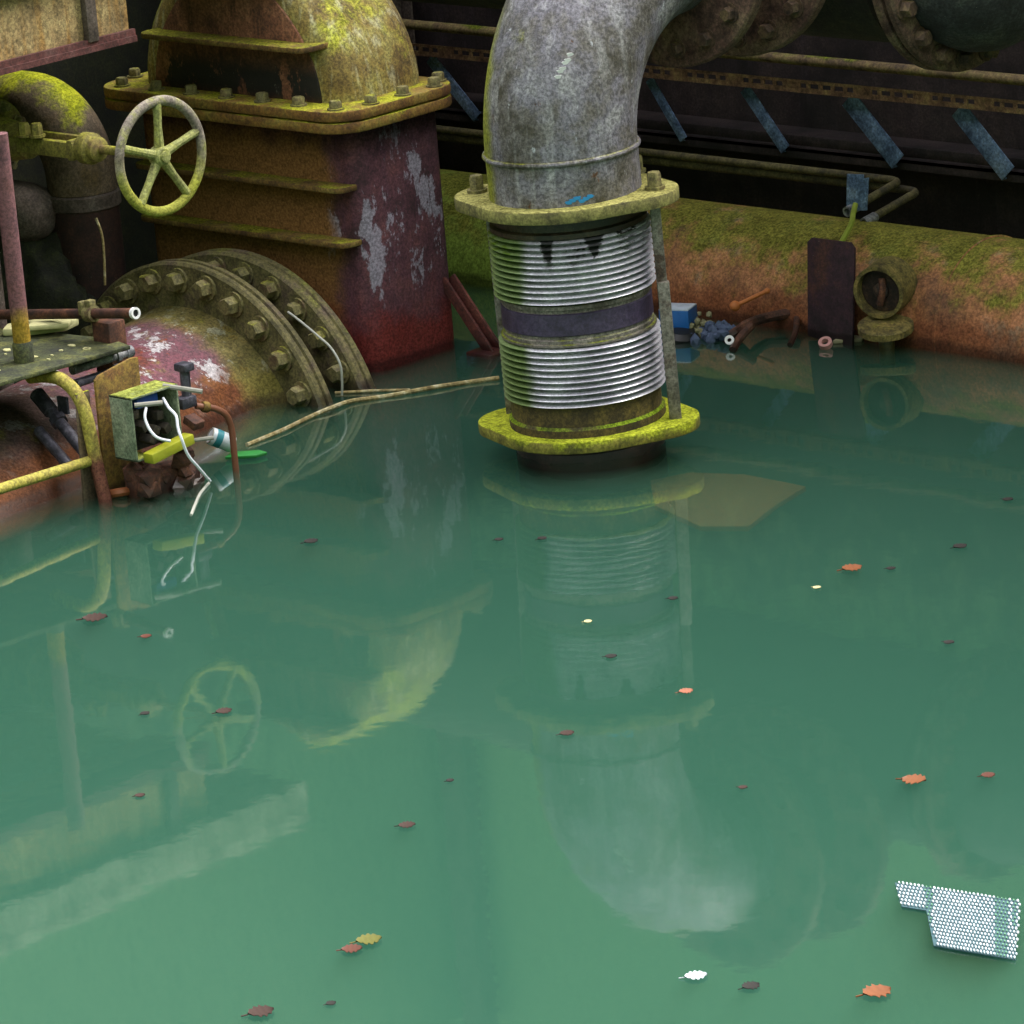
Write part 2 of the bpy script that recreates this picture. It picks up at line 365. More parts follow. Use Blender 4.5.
X, Y, Z = V((1, 0, 0)), V((0, 1, 0)), V((0, 0, 1))

# ------------------------------------------------------------------ the setting
struct('floor', MB().box((1, -2, -1.35), (14, 12, .1)), 'bed')
struct('wall_back', MB().box((0, 3.55, 1.55), (14, .3, 5.9)), 'wall')
mb = MB().box((0, 3.40, 1.90), (14, .62, .12), bev=.02)
struct('trim_1', mb, 'wall')  # unseen overhang, added to shade the back wall
mb = MB().box((0, 3.33, .47), (14, .14, .06), bev=.01)
struct('trim_2', mb, 'wall')
struct('wall_left', MB().box((-3.95, -1.6, 1.3), (.3, 10.0, 5.4)), 'wallmoss')
g = MB().box((-2.3, -2.29, 1.56), (.3, 5.44, .38))
struct('wall_gallery', g, 'fascia')
struct('trim_3', MB().box((-2.20, -2.29, 1.375), (.16, 5.46, .022)).box((-2.135, -2.29, 1.392), (.016, 5.46, .035)), 'edge')
k = MB().box((-2.28, -2.05, 1.78), (.36, 5.9, .08), bev=.012).box((-2.95, -2.05, 1.70), (1.7, 5.9, .1))
struct('trim_4', k, 'kerb')
for i, (yy, w) in enumerate(((.235, .05), (-1.0, .05))):
    struct('trim_%d' % (5+i), MB().box((-2.135, yy, 1.57), (.03, w, .34), bev=.004), 'greypipe')

# water: clear surface over a cloudy green body
def water():
    b = NB('murky_green_water')
    fr = b.t.nodes.new('ShaderNodeFresnel'); fr.inputs[0].default_value = 1.36
    nz = b.noise(2.2, 3, .5); nz2 = b.noise(17, 2, .5)
    bp = b.t.nodes.new('ShaderNodeBump'); bp.inputs['Strength'].default_value = .05; bp.inputs['Distance'].default_value = .02
    b.L(b.math('ADD', nz, b.math('MULTIPLY', nz2, .12)), bp.inputs['Height'])
    b.L(bp.outputs[0], fr.inputs['Normal'])
    f = b.math('MULTIPLY', b.math('MULTIPLY', fr.outputs[0], 1.9), b.math('SUBTRACT', 1.0, b.geo.outputs['Backfacing']), clamp=True)
    gl = b.t.nodes.new('ShaderNodeBsdfGlossy'); gl.inputs['Roughness'].default_value = .035; b.L(bp.outputs[0], gl.inputs['Normal'])
    tr = b.t.nodes.new('ShaderNodeBsdfTransparent')
    mx = b.t.nodes.new('ShaderNodeMixShader'); b.L(f, mx.inputs[0]); b.L(tr.outputs[0], mx.inputs[1]); b.L(gl.outputs[0], mx.inputs[2])
    b.L(mx.outputs[0], b.out.inputs['Surface'])
    sc = b.t.nodes.new('ShaderNodeVolumeScatter'); sc.inputs['Color'].default_value = (.44, .95, .67, 1); sc.inputs['Density'].default_value = 1.58
    ab = b.t.nodes.new('ShaderNodeVolumeAbsorption'); ab.inputs['Color'].default_value = (.02, .40, .34, 1); ab.inputs['Density'].default_value = 5.4
    ad = b.t.nodes.new('ShaderNodeAddShader'); b.L(sc.outputs[0], ad.inputs[0]); b.L(ab.outputs[0], ad.inputs[1])
    b.L(ad.outputs[0], b.out.inputs['Volume'])
    return b.m
w = build('pool_water', MB().box((1.1, -2.3, -.65), (9.6, 11.38, 1.3)), water())
tag(w, 'still murky green water flooding the pit', 'water', kind='stuff')

# ------------------------------------------------------------------ standing pipe: elbow + expansion joint
PC = V((-.253, .683, 0)); R0 = .262
t = thing('pipe_elbow', 'large grey weathered pipe bending over above the ribbed steel joint', 'pipe', PC+V((0, 0, .9)))
z0, RB = 1.08, .60
path = [PC+V((0, 0, .905+i*(z0-.905)/4)) for i in range(4)] + [PC+V((0, RB*(1-math.cos(a)), z0+RB*math.sin(a))) for a in [PI/2*i/24 for i in range(25)]]
build('elbow_tube', MB().tube(path, R0, 64), 'elbow', t)
def wire_ring(c, r, rr, ax): return MB().lathe([(r+rr*math.cos(q), rr*math.sin(q)) for q in [2*PI*i/10 for i in range(10)]], c, ax, 64, closed=True)
build('weld_seam', wire_ring(PC+V((0, 0, 1.078)), R0+.002, .009, Z), 'elbow', t)
EA = math.radians(22)
def eared(r, er, d, n=14):
    pts = []
    for k in range(140):
        q = 2*PI*k/140; u = V((math.cos(q), math.sin(q)))
        sup = [(r, (0, 0)), (er, (d, 0)), (er, (-d, 0))]
        best = max(sup, key=lambda s: s[0]+u.x*s[1][0]+u.y*s[1][1])
        pts.append((best[1][0]+u.x*best[0], best[1][1]+u.y*best[0]))
    o = [pts[0]]
    for p in pts[1:]:
        if (V(p)-V(o[-1])).length > 1e-4: o.append(p)
    c, s_ = math.cos(EA), math.sin(EA)
    return [(x*c-y*s_, x*s_+y*c) for x, y in o]
build('flange', MB().prism(eared(.322, .165, .235), PC+V((0, 0, .885)), X, Y, Z, .045, bev=.006), 'flange', t)
ED = V((math.cos(EA), math.sin(EA), 0))
bolts('bolt', t, [PC+ED*.325+V((0, 0, .93)), PC-ED*.325+V((0, 0, .93)), PC+V((.06, .3, .93))], Z, .026, .06, 'bolt')
# end flange of the elbow
EY = PC.y+RB; EZ = z0+RB
def ringflange(c, ax, ri, ro, th, n=72, bev=.008):
    return MB().lathe([(ri, 0), (ro-bev, 0), (ro, bev), (ro, th-bev), (ro-bev, th), (ri, th)], c, ax, n, closed=True)
def circ(c, r, n, u, v, a0=0.0): return [V(c)+u*(r*math.cos(a0+2*PI*i/n))+v*(r*math.sin(a0+2*PI*i/n)) for i in range(n)]
ec = V((PC.x, EY, EZ))
build('end_flange', ringflange(ec, Y, .24, .45, .05), 'hflange', t)
bolts('bolt', t, circ(ec, .38, 16, X, Z, .1), -Y, .026, .035, 'boltdark')
sp = MB().add([], [])
def paintdab(pts, lift, mat, label, name='paint_mark'):
    mb = MB()
    for (u, zz, rr) in pts:
        q = u; n = V((math.cos(q), math.sin(q), 0))
        mb.prism([(rr*(1+.35*math.sin(3*a+u*9))*math.cos(a), rr*.7*(1+.3*math.cos(2*a))*math.sin(a)) for a in [2*PI*i/9 for i in range(9)]],
                 PC+n*(R0-.002)+V((0, 0, zz)), Z.cross(n), Z, n, .004)
    o = build(name, mb, mat, t); o['label'] = label; return o
paintdab([(-PI/4+.0+i*.055, .945+.006*(i % 3), .012) for i in range(6)], 0, 'bluepaint', 'small blue paint mark')
paintdab([(-PI/4+.02+i*.035, 1.375+i*.013+.005*(i % 2), .011) for i in range(6)], 0, 'whitepaint', 'white paint scrape')

t = thing('expansion_joint', 'ribbed silver expansion joint under the grey elbow, with a purple middle band', 'expansion joint', PC)
build('spigot', MB().lathe([(.26, -.7), (.26, .06), (.268, .07), (.268, .1)], PC, Z, 64), 'spigot', t)
build('flange', MB().prism(eared(.322, .165, .235), PC+V((0, 0, .082)), X, Y, Z, .042, bev=.006), 'flangelow', t)
build('collar', MB().lathe([(.272, .124), (.272, .15), (.262, .16), (.262, .235)], PC, Z, 64), 'collarmoss', t)
def bellows(za, zb, n, rin, rout):
    prof = [(rin-.03, za)]; st = 12
    for i in range(n*st+1):
        q = 2*PI*i/st; s_ = -math.cos(q); prof.append(((rin+rout)/2+(rout-rin)/2*(abs(s_)**.75*(1 if s_ > 0 else -1)), za+(zb-za)*i/(n*st)))
    prof.append((rin-.03, zb)); return MB().lathe(prof, PC, Z, 72)
b1 = build('bellows', bellows(.225, .445, 10, .248, .281), 'bellow', t, ang=80)
build('collar', MB().lathe([(.27, .445), (.27, .452), (.262, .455), (.262, .466), (.256, .47), (.256, .482)], PC, Z, 64), 'collar', t)
build('band', MB().lathe([(.256, .48), (.262, .484), (.262, .556), (.256, .56)], PC, Z, 64), 'band', t)
build('collar', MB().lathe([(.256, .56), (.256, .572), (.265, .575), (.265, .588)], PC, Z, 64), 'collar', t)
build('bellows', bellows(.588, .822, 11, .248, .281), 'bellow', t, ang=80)
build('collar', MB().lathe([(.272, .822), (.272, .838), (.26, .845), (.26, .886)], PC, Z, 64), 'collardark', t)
rp = PC + ED*.318
tr_ = build('tie_rod', MB().prism([(-.018, -.012), (.018, -.012), (.018, .012), (-.018, .012)], rp+V((0, 0, .55)), RV, F2, Z, .34, bev=.004), 'rod', t)
tr_2 = build('tie_rod', MB().prism([(-.021, -.014), (.021, -.014), (.021, .014), (-.021, .014)], rp+V((.012, -.008, .12)), RV, F2, Z, .49, bev=.004), 'rod', t)
rq = PC - RV*.262 + F2*.16
build('tie_rod', MB().prism([(-.02, -.014), (.02, -.014), (.02, .014), (-.02, .014)], rq+V((0, 0, .12)), RV, F2, Z, .768, bev=.004), 'rod', t)

# the standing pipe leans a little to the left
TILT = Matrix.Rotation(-math.radians(1.35), 3, F2)
for o in [x for x in COL.objects if x.name.startswith(('pipe_elbow', 'expansion_joint'))]:
    o.location = PC + TILT @ (o.location-PC); o.rotation_euler = TILT.to_euler()

# ------------------------------------------------------------------ header behind the elbow
HY, HZ = 2.2, 1.54
t = thing('header_pipe', 'dark mossy pipe crossing high behind the grey elbow, its end domed', 'pipe', (-.3, HY, HZ-.37))
build('header_tube', MB().lathe([(.36, -3.2), (.36, .42)], (-.3, HY, HZ), X, 56), 'header', t)
build('branch_tube', MB().lathe([(.25, 0), (.25, .75)], (PC.x, EY+.23, EZ), Y, 48), 'header', t)
bc = V((PC.x, EY+.18, EZ))
build('branch_flange', ringflange(bc+Y*.12, Y, .24, .46, .05), 'hflange', t)
bolts('bolt', t, circ(bc+Y*.12, .39, 16, X, Z, .05), -Y, .028, .04, 'boltdark')
fc = V((.22, HY, HZ))
build('header_flange', ringflange(fc, X, .34, .445, .04), 'hflange', t)
build('header_flange', ringflange(fc+X*.055, X, .34, .445, .04), 'hflange', t)
bolts('bolt', t, circ(fc+X*.095, .40, 18, Y, Z, .05), X, .03, .045, 'boltdark')
build('domed_end', MB().lathe([(.36, .09), (.37, .16), (.36, .24), (.32, .33), (.25, .40), (.14, .45), (.02, .465)], fc, X, 56), 'hcap', t)

# ------------------------------------------------------------------ big main along the back wall
t = thing('water_main', 'long mossy rust-red pipe half sunk along the back wall', 'pipe', (-.5, 2.655, -.346))
build('main_tube', MB().lathe([(.346, -3.28), (.346, 1.3)] , (-.5, 2.655, .0), X, 72), 'main', t)
build('weld_seam', MB().lathe([(.347+.006*math.cos(q), .008*math.sin(q)) for q in [2*PI*i/8 for i in range(8)]], (.0, 2.655, .0), X, 72, closed=True), 'main', t)
mbx = MB().lathe([(.346, 0), (.346, 2.5)], (.8, 2.655, .0), X, 72)
build('main_tube', mbx, 'main', t)

# rails and braces on the back wall
rl = build('wall_handrail', MB().tube([(-5, 3.1, .85), (3, 3.1, .85)], .021, 14), 'rail', origin=(-1, 3.1, .85))
tag(rl, 'mossy round rail running along the dark back wall', 'rail')
mb = MB(); x = -4.6
# slotted angle: two strips joined by webs around the slots, and a lower lip
z_t, z_b, yy = .755, .722, 3.12
def strip(x0, x1, za, zb): mb.box(((x0+x1)/2, yy, (za+zb)/2), (x1-x0, .006, zb-za))
mb.box((-1, yy, .758), (8, .006, .012)); mb.box((-1, yy, .724), (8, .006, .018)); mb.box((-1, yy+.02, .716), (8, .046, .006))
x = -5.0; k = 0
while x < 3.0:
    slots = 3 if (k % 3) else 4
    for _ in range(slots): mb.box((x, yy, .7425), (.018, .006, .022)); x += .062
    w_ = .09; mb.box((x+w_/2-.02, yy, .7425), (w_, .006, .022)); x += w_+.02; k += 1
sl = build('slotted_angle', mb, 'slot', origin=(-1, 3.12, .72)); tag(sl, 'rusty slotted steel angle just below the mossy wall rail', 'angle iron')
mb = MB().box((-1, 3.2, .462), (8, .05, .012)).box((-1, 3.178, .448), (8, .006, .04))
o = build('support_angle', mb, 'wall', origin=(-1, 3.2, .46)); tag(o, 'dark rusty angle iron under the feet of the wall braces', 'angle iron')
BR = [(-3.313, .70, -3.06, .46, 'slanting galvanised brace left of the grey elbow, beside the valve tower'),
      (-2.066, .70, -1.90, .462, 'thin bluish brace just right of the grey elbow under the slotted angle'),
      (-1.557, .70, -1.363, .466, 'dim bluish brace, second one right of the grey elbow'),
      (-1.027, .70, -.793, .465, 'broad bluish slanting brace right above the bent conduits'),
      (-.486, .70, -.259, .466, 'rightmost slanting bluish brace on the back wall')]
for i, (xa, za, xb, zb, lb) in enumerate(BR):
    a, b_ = V((xa, 3.15, za)), V((xb, 3.15, zb)); d = (b_-a).normalized(); nn = d.cross(Y)
    wd = (.03, .022, .028, .042, .042)[i]
    mb = MB().prism([(-wd, -.003), (wd, -.003), (wd, .003), (-wd+.006, .003), (-wd+.006, .03), (-wd, .03)], a, nn, Y, d, (b_-a).length, bev=.001)
    o = build('wall_brace', mb, 'brace', origin=(xb, 3.15, zb)); tag(o, lb, 'brace', 'slanting braces on the back wall')
col = build('wall_post', MB().prism([(-.07, -.05), (.07, -.05), (.07, -.04), (.01, -.04), (.01, .04), (.07, .04), (.07, .05), (-.07, .05), (-.07, .04), (-.01, .04), (-.01, -.04), (-.07, -.04)], (-3.62, 3.26, -.6), X, Y, Z, 4.6), 'greypipe', origin=(-3.62, 3.26, -.6))
tag(col, 'dark steel post at the back wall beside the valve tower', 'post')
# two bent conduits above the main
for i, (dz, dy, ex, lb) in enumerate(((.0, 0, -.69, 'upper of the two bent conduits ending in open tips above the mossy main'),
                                      (-.036, .01, -.61, 'lower of the two bent conduits ending in open tips above the mossy main'))):
    zc = .418+dz; r_ = .07
    tt = thing('bent_conduit', lb, 'conduit', (ex, 3.05+dy, zc), 'bent conduits on the back wall')
    p = [(-4.5, 3.05+dy, zc), (ex-r_, 3.05+dy, zc)] + arc((ex-r_, 3.05+dy-r_, zc), r_, PI/2, 0, 8, X, Y)[1:] + [(ex, 2.75, zc-.035)]
    build('conduit_tube', MB().tube(p, .016, 14), 'conduit', tt)
    build('end_fitting', MB().lathe([(.014, 0), (.014, .07), (.02, .07), (.02, 0)], (ex, 2.69, zc-.044), V((0, 1, .13)), 16, closed=True), 'whitetube', tt)
o = build('support_plate', MB().prism([(-.05, -.08), (.05, -.07), (.055, .06), (.03, .055), (.03, .07), (-.05, .065)], (-.66, 2.72, .45), X, V((.1, 0, 1)), Y, .006, bev=.001), 'brace', origin=(-.62, 2.69, .4))
tag(o, 'small grey upright plate behind the open conduit tips', 'plate')
o = build('mossy_stalk', MB().tube(smoothpath([(-.588, 2.62, .43), (-.57, 2.58, .40), (-.52, 2.5, .38), (-.47, 2.36, .33)]), .011, 8), plain('stalkgreen', '#8f9a34', .7), origin=(-.52, 2.5, .38))
tag(o, 'yellow-green mossy strip hanging from the conduit tips to the purple plate', 'strip')
# purple plate leaning on the main
pl = [(-.10, -.02), (.115, -.05), (.115, .33), (.095, .352), (-.09, .352), (-.11, .335)]
o = build('steel_plate', MB().prism(pl, (-.44, 2.235, .03), X, V((0, .12, 1)).normalized(), Y, .012, bev=.002), 'purpleplate', origin=(-.46, 2.235, 0))
tag(o, 'dark purple steel plate standing upright against the mossy main', 'plate')
# stub and lid
t = thing('pipe_stub', 'open round pipe stub sticking out of the main beside the purple plate', 'pipe stub', (-.15, 2.3, .22))
SD = V((.24, -.97, -.06)).normalized()
OC = meas(878, 293, 2.235, 1)
build('stub_rim', MB().lathe([(.086, -.14), (.1, -.14), (.1, 0), (.086, 0)], OC, SD, 40, closed=True), 'stub', t)
build('stub_core', MB().lathe([(.084, -.1), (.084, -.04), (.03, -.035), (.03, -.02), (.012, -.01)], OC, SD, 24), 'stubin', t)
build('clapper', MB().tube(smoothpath([OC+V((.0, .03, .05)), OC+V((.005, .02, .0)), OC+V((-.01, .02, -.05))]), .014, 8), 'rusty', t)
LC = GZ(886, 331, .065)
o = build('round_lid', MB().lathe([(.092, 0), (.104, .004), (.104, .028), (.096, .034), (.03, .036), (.0, .036)], LC, V((.1, -.16, 1)), 40).lathe([(.03, -.5), (.03, .02)], LC, Z, 12), 'stub', origin=LC)
tag(o, 'round rusty lid lying flat at the water below the open stub', 'lid')

# ------------------------------------------------------------------ gate valve tower
t = thing('gate_valve', 'tall rusty valve tower with ribs and a domed mossy bonnet', 'valve', (-2.3, 1.36, 0))
BX0, BX1, BY0, BY1 = -2.92, -1.71, 1.10, 1.57
build('valve_body', MB().prism(rrect(BX0, BX1, BY0, BY1, .07), (0, 0, -.8), X, Y, Z, 1.75), 'body', t, ang=40)
for zz in (.49, .70):
    build('rib', MB().prism(rrect(BX0+.03, BX1-.03, 1.02, 1.3, .05, 4), (0, 0, zz), X, Y, Z, .022, bev=.005), 'rib', t)
fl = rrect(BX0-.11, BX1+.075, BY0-.13, BY1+.06, .14)
build('lower_flange', MB().prism(fl, (0, 0, .938), X, Y, Z, .040, bev=.007), 'bodyflange', t)
build('upper_flange', MB().prism(fl, (0, 0, .983), X, Y, Z, .040, bev=.007), 'bodyflange', t)
sp = []
n = 7
for i in range(n): sp.append((BX0+.02+(BX1-BX0-.04)*i/(n-1), BY0-.07, .9+.123))
for i in range(n): sp.append((BX0+.02+(BX1-BX0-.04)*i/(n-1), BY1+.01, .9+.123))
for i in range(3): sp.append((BX1+.035, BY0+.06+i*.17, .9+.123)); sp.append((BX0-.07, BY0+.08+i*.18, .9+.123))
bolts('bolt', t, sp, Z, .024, .034, 'bolt')
# bonnet: an arch shaped housing, thick along Y
def arch(x0, x1, zb, zt, n=40):
    cx, a = (x0+x1)/2, (x1-x0)/2; h = zt-zb; p = []
    for i in range(n+1):
        q = PI*i/n; c_, s_ = math.cos(q), math.sin(q)
        p.append((cx+a*(abs(c_)**1.5)*(1 if c_ >= 0 else -1), zb+h*s_))
    return p
DX0, DX1, DZ0, DZ1 = -2.90, -1.76, 1.022, 1.65
mb = MB(); layers = [(1.10, .11), (1.115, .06), (1.15, .02), (1.2, .0), (1.48, .0), (1.53, .02), (1.565, .06), (1.58, .11)]
vs, fs = [], []
N = 41
for (yy, ins) in layers:
    for (x_, z_) in arch(DX0+ins, DX1-ins, DZ0, DZ1-ins): vs.append((x_, yy, z_))
for i in range(len(layers)-1):
    for k in range(N-1): fs.append([i*N+k, i*N+k+1, (i+1)*N+k+1, (i+1)*N+k])
fs.append(list(range(N))); fs.append([(len(layers)-1)*N+k for k in range(N)][::-1])
fs.append([i*N for i in range(len(layers))]+[i*N+N-1 for i in reversed(range(len(layers)))])
build('bonnet', mb.add(vs, fs), 'bonnet', t, ang=60)
build('front_panel', MB().prism([(x_, z_) for x_, z_ in arch(DX0+.125, DX1-.11, DZ0+.0, DZ1-.12)], (0, 1.106, 0), X, Z, -Y, .014, bev=.004), 'bonnetface', t)
build('rib', MB().prism(rrect(-2.76, -1.85, 1.0, 1.2, .05, 4), (0, 0, 1.225), X, Y, Z, .022, bev=.005), 'rib', t)
build('rib', MB().prism(rrect(-2.62, -2.02, 1.02, 1.2, .05, 4), (0, 0, 1.46), X, Y, Z, .022, bev=.005), 'rib', t)
# side gusset: two slanting flats from the tower to the bed
for dy in (1.50, 1.55):
    a, b_ = V((-1.72, dy, .27)), V((-1.50, dy+.02, -.02)); d = (b_-a).normalized()
    build('gusset', MB().prism([(-.022, -.006), (.022, -.006), (.022, .006), (-.022, .006)], a, d.cross(Y), Y, d, .5, bev=.002), 'redbrace', t)
build('foot_plate', MB().box((-1.53, 1.53, -.02), (.13, .13, .06), bev=.01), 'redbrace', t)
# port flange facing the camera side
RC = V((-2.25, 0, -.265)); RR = .735
build('port_tube', MB().lathe([(.52, .86), (.52, 1.2)], V((RC.x, 0, RC.z)), Y, 64), 'body', t)
build('port_flange', MB().lathe([(.4, .885), (RR-.022, .885), (RR-.012, .895), (RR-.012, .915), (RR-.02, .92), (RR-.02, .926), (RR-.012, .93), (RR-.012, .955), (RR-.022, .965), (.4, .965)], V((RC.x, 0, RC.z)), Y, 120, closed=True), 'ring', t)
NB_ = 28
spots = [p for p in circ(V((RC.x, .885, RC.z)), .66, NB_, X, Z, .07) if p.z > -.06]
bolts('bolt', t, spots, -Y, .034, .05, 'bolt')

# inlet pipe with its flange
t = thing('inlet_pipe', 'wide rusty pipe with peeling white paint and a bolted flange, lower left', 'pipe', (-2.25, -.1, -.9))
prof = [(.60, .66), (.57, .6), (.545, .5), (.54, .3), (.56, .05), (.60, -.3), (.63, -.7), (.65, -1.2), (.65, -2.6)]
vs, fs = [], []; n = 96; ring_n = len(prof)
for (r_, y_) in prof:
    q = max(0.0, min(1.0, (.5-y_)/.9)); cx = RC.x + .20*q; cz = RC.z - .085*q - (r_-.54)*.55
    for k_ in range(n):
        a = 2*PI*k_/n; vs.append((cx+r_*math.cos(a), y_, cz+r_*math.sin(a)))
for i in range(ring_n-1):
    for k_ in range(n): l = (k_+1) % n; fs.append([i*n+k_, i*n+l, (i+1)*n+l, (i+1)*n+k_])
fs.append([(ring_n-1)*n+k_ for k_ in range(n)])
fs.append([k_ for k_ in range(n)][::-1])
build('inlet_tube', MB().add(vs, fs), 'inlet', t)
build('inlet_flange', MB().lathe([(.45, .655), (RR-.01, .655), (RR, .665), (RR, .684), (RR-.01, .69), (RR-.01, .696), (RR, .70), (RR, .72), (RR-.01, .73), (.45, .73)], V((RC.x, 0, RC.z)), Y, 120, closed=True), 'ring', t)
spots = [p for p in circ(V((RC.x, .655, RC.z)), .668, NB_, X, Z, .02) if p.z > -.06]
bolts('bolt', t, spots, -Y, .036, .055, 'bolt')
build('access_stub', MB().box((-1.66, -.24, .42), (.09, .08, .22), bev=.006), 'rusty', t)

# ------------------------------------------------------------------ left: small valve with handwheel
HW = V((-1.66, .085, 1.05))
t = thing('handwheel_valve', 'small mossy valve with a five-spoked handwheel on its long stem', 'valve', (-2.45, .085, .85))
rim = build('handwheel', MB().lathe([(.197+.019*math.cos(q), .015*math.sin(q)) for q in [2*PI*i/14 for i in range(14)]], HW, X, 72, closed=True), 'wheel', t)
for i in range(5):
    a = PI/2 + 2*PI*i/5 - .03; d = Y*math.cos(a)+Z*math.sin(a)
    build('spoke', MB().tube([HW+d*.028-X*.006, HW+d*.1-X*.004, HW+d*.188], .015, 10, radii=[.019, .0145, .016]), 'spoke', rim)
build('hub', MB().lathe([(.033, -.03), (.036, -.02), (.036, .012), (.028, .02), (.02, .02), (.02, .03), (.008, .032)], HW, X, 28), 'spoke', rim)
build('stem', MB().tube([(-2.4, .085, 1.045), (-1.68, .085, 1.05)], .017, 14), 'valve', t)
build('packing_gland', MB().lathe([(.05, -2.07), (.058, -2.06), (.058, -2.02), (.045, -2.01), (.045, -1.985), (.03, -1.975)], (0, .085, 1.046), X, 24), 'valve', t)
mb = MB()
for dy in (-.05, .05): mb.box((-2.30, .085+dy, 1.045), (.48, .022, .06), bev=.006)
mb.box((-2.08, .085, 1.045), (.03, .12, .075), bev=.006)
build('yoke', mb, 'valve', t)
build('valve_body', MB().lathe([(.06, -2.36), (.08, -2.5), (.09, -2.55), (.145, -2.555), (.145, -2.61), (.11, -2.62), (.14, -2.70), (.16, -2.8), (.16, -2.95), (.12, -3.05), (.12, -3.795)], (0, .085, 1.04), X, 36), 'valve', t)
bolts('bolt', t, [V((-2.55, .085, 1.04))+Y*(.118*math.cos(a))+Z*(.118*math.sin(a)) for a in [PI/8+PI/4*i for i in range(8)]], X, .016, .035, 'bolt')
build('support_leg', MB().tube([(-2.66, .085, 1.0), (-2.66, .085, -.3)], .035, 14), 'greypipe', t)
bolts('gland_bolt', t, [(-2.31, .02, 1.08), (-2.24, .02, 1.085)], Z, .022, .05, 'valve')

t = thing('mossy_elbow', 'moss-covered pipe elbow behind the handwheel, turning down', 'pipe', (-2.93, .8, .3))
p = [(-3.79, .8, .965), (-3.2, .8, .965)] + arc((-3.18, .8, .715), .25, PI/2, 0, 14, X, Z) + [(-2.93, .8, .66)]
build('elbow_tube', MB().tube(p, .136, 36), 'mosspipe', t)
build('down_pipe', MB().tube([(-2.93, .8, .67), (-2.93, .8, -.3)], .134, 36), 'darkpipe', t)
build('socket_ring', MB().lathe([(.144, .60), (.144, .65), (.13, .66), (.13, .59)], (-2.93, .8, 0), Z, 36, closed=True), 'greypipe', t)
o = build('capped_pipe', MB().lathe([(.118, -3.79), (.118, -3.06), (.108, -3.01), (.085, -2.97), (.05, -2.95), (.01, -2.945)], (0, .62, .595), X, 36), 'greypipe', origin=(-3.0, .62, .48))
tag(o, 'grey brown pipe with a rounded closed end below the mossy elbow', 'pipe')
bm = bmesh.new(); bmesh.ops.create_icosphere(bm, subdivisions=5, radius=1)
from mathutils import noise as mnoise
for v in bm.verts:
    q = v.co.copy(); k_ = 1+.16*mnoise.noise(q*3)+.09*mnoise.noise(q*9)+.05*mnoise.noise(q*22); v.co = V((-3.2+.44*q.x*k_, .70+.26*q.y*k_, .02+.58*q.z*k_))
o = build('mossy_bank', MB().bm(bm), 'bank', origin=(-3.2, .7, 0), ang=180); tag(o, 'dark mossy mound in the shadow behind the platform, left of the bolted flanges', 'mound')
# platform and pole
t = thing('steel_platform', 'dark mossy steel plate platform littered with chips, left edge', 'platform', (-1.9, -.7, .44))
poly = [(-1.63, -1.9), (-1.573, -.827), (-1.529, -.264), (-1.673, -.225), (-2.05, -.28), (-2.62, -.40), (-2.62, -1.9)]
build('deck', MB().prism(poly, (0, 0, .444), X, Y, Z, .014, bev=.002), 'plate', t)
build('deck_bearer', MB().box((-1.98, -.6, .38), (.05, .06, .14)).box((-1.80, -1.1, .36), (.05, .06, .17)), 'rusty', t)
chips = []
for i in range(26):
    cx, cy = random.uniform(-2.05, -1.63), random.uniform(-.8, -.3); r_ = random.uniform(.006, .02)
    chips.append((cx, cy, r_))
mb = MB()
for (cx, cy, r_) in chips:
    mb.prism([(r_*random.uniform(.6, 1.3)*math.cos(a), r_*random.uniform(.4, 1.0)*math.sin(a)) for a in [2*PI*i/7 for i in range(7)]], (cx, cy, .4575), X, Y, Z, .004)
o = build('paint_chips', mb, 'slab', origin=(-1.85, -.55, .458)); tag(o, 'scattered pale paint chips on the mossy platform', 'paint chips', kind='stuff')
o = build('pale_slab', MB().prism([(-.14, -.05), (-.03, -.075), (.09, -.05), (.13, .03), (.07, .07), (-.06, .06), (-.13, .03)], GZ(43, 330, .459)+V((0, 0, 0)), RV, F2, Z, .028, bev=.008).prism([(-.09, -.03), (.08, -.03), (.09, .03), (-.05, .04)], GZ(47, 328, .486), RV, F2, V((.1, .1, 1)), .02, bev=.006), 'slab', origin=GZ(43, 330, .459))
tag(o, 'pale broken slab lying on the platform behind the purple pole', 'slab')
t = thing('standing_pole', 'thin purple pole with a yellow foot standing on the mossy platform', 'pole', (-1.717, -.591, .458))
build('pole_tube', MB().tube([(-1.717, -.591, .53), (-1.717, -.591, 1.265)], .0305, 18), 'pole', t)
build('foot_socket', MB().lathe([(.036, .458), (.036, .52), (.031, .53)], (-1.717, -.591, 0), Z, 18), 'plate', t)

t = thing('sampling_pipe', 'thin rusty pipe with an open end and a clamp above the platform', 'pipe', (-1.68, -.28, .55))
a, b_ = V((-2.75, -.28, .435+.0)), V((-1.47, -.28, .585)); a = V((-2.6, -.28, .45))
build('pipe_tube', MB().tube([a, b_], .0185, 16), 'rusty', t)
d = (b_-a).normalized()
o = build('open_end', MB().lathe([(.013, 0), (.021, 0), (.021, .014), (.013, .014)], b_-d*.006, d, 20, closed=True), 'nutwhite', t); o['label'] = 'pale open pipe end'
build('end_bore', MB().lathe([(.013, 0), (.013, .009)], b_-d*.006, d, 16), 'black', t)
cpos = a+d*((-1.70-a.x)/d.x)
mb = MB().lathe([(.02, -.02), (.03, -.02), (.03, .02), (.02, .02)], cpos, d, 16, closed=True).box(cpos+V((.0, 0, .035)), (.03, .03, .03), bev=.004).box(cpos+V((-.03, -.01, .02)), (.02, .03, .05), bev=.004)
build('clamp', mb, 'bolt', t)

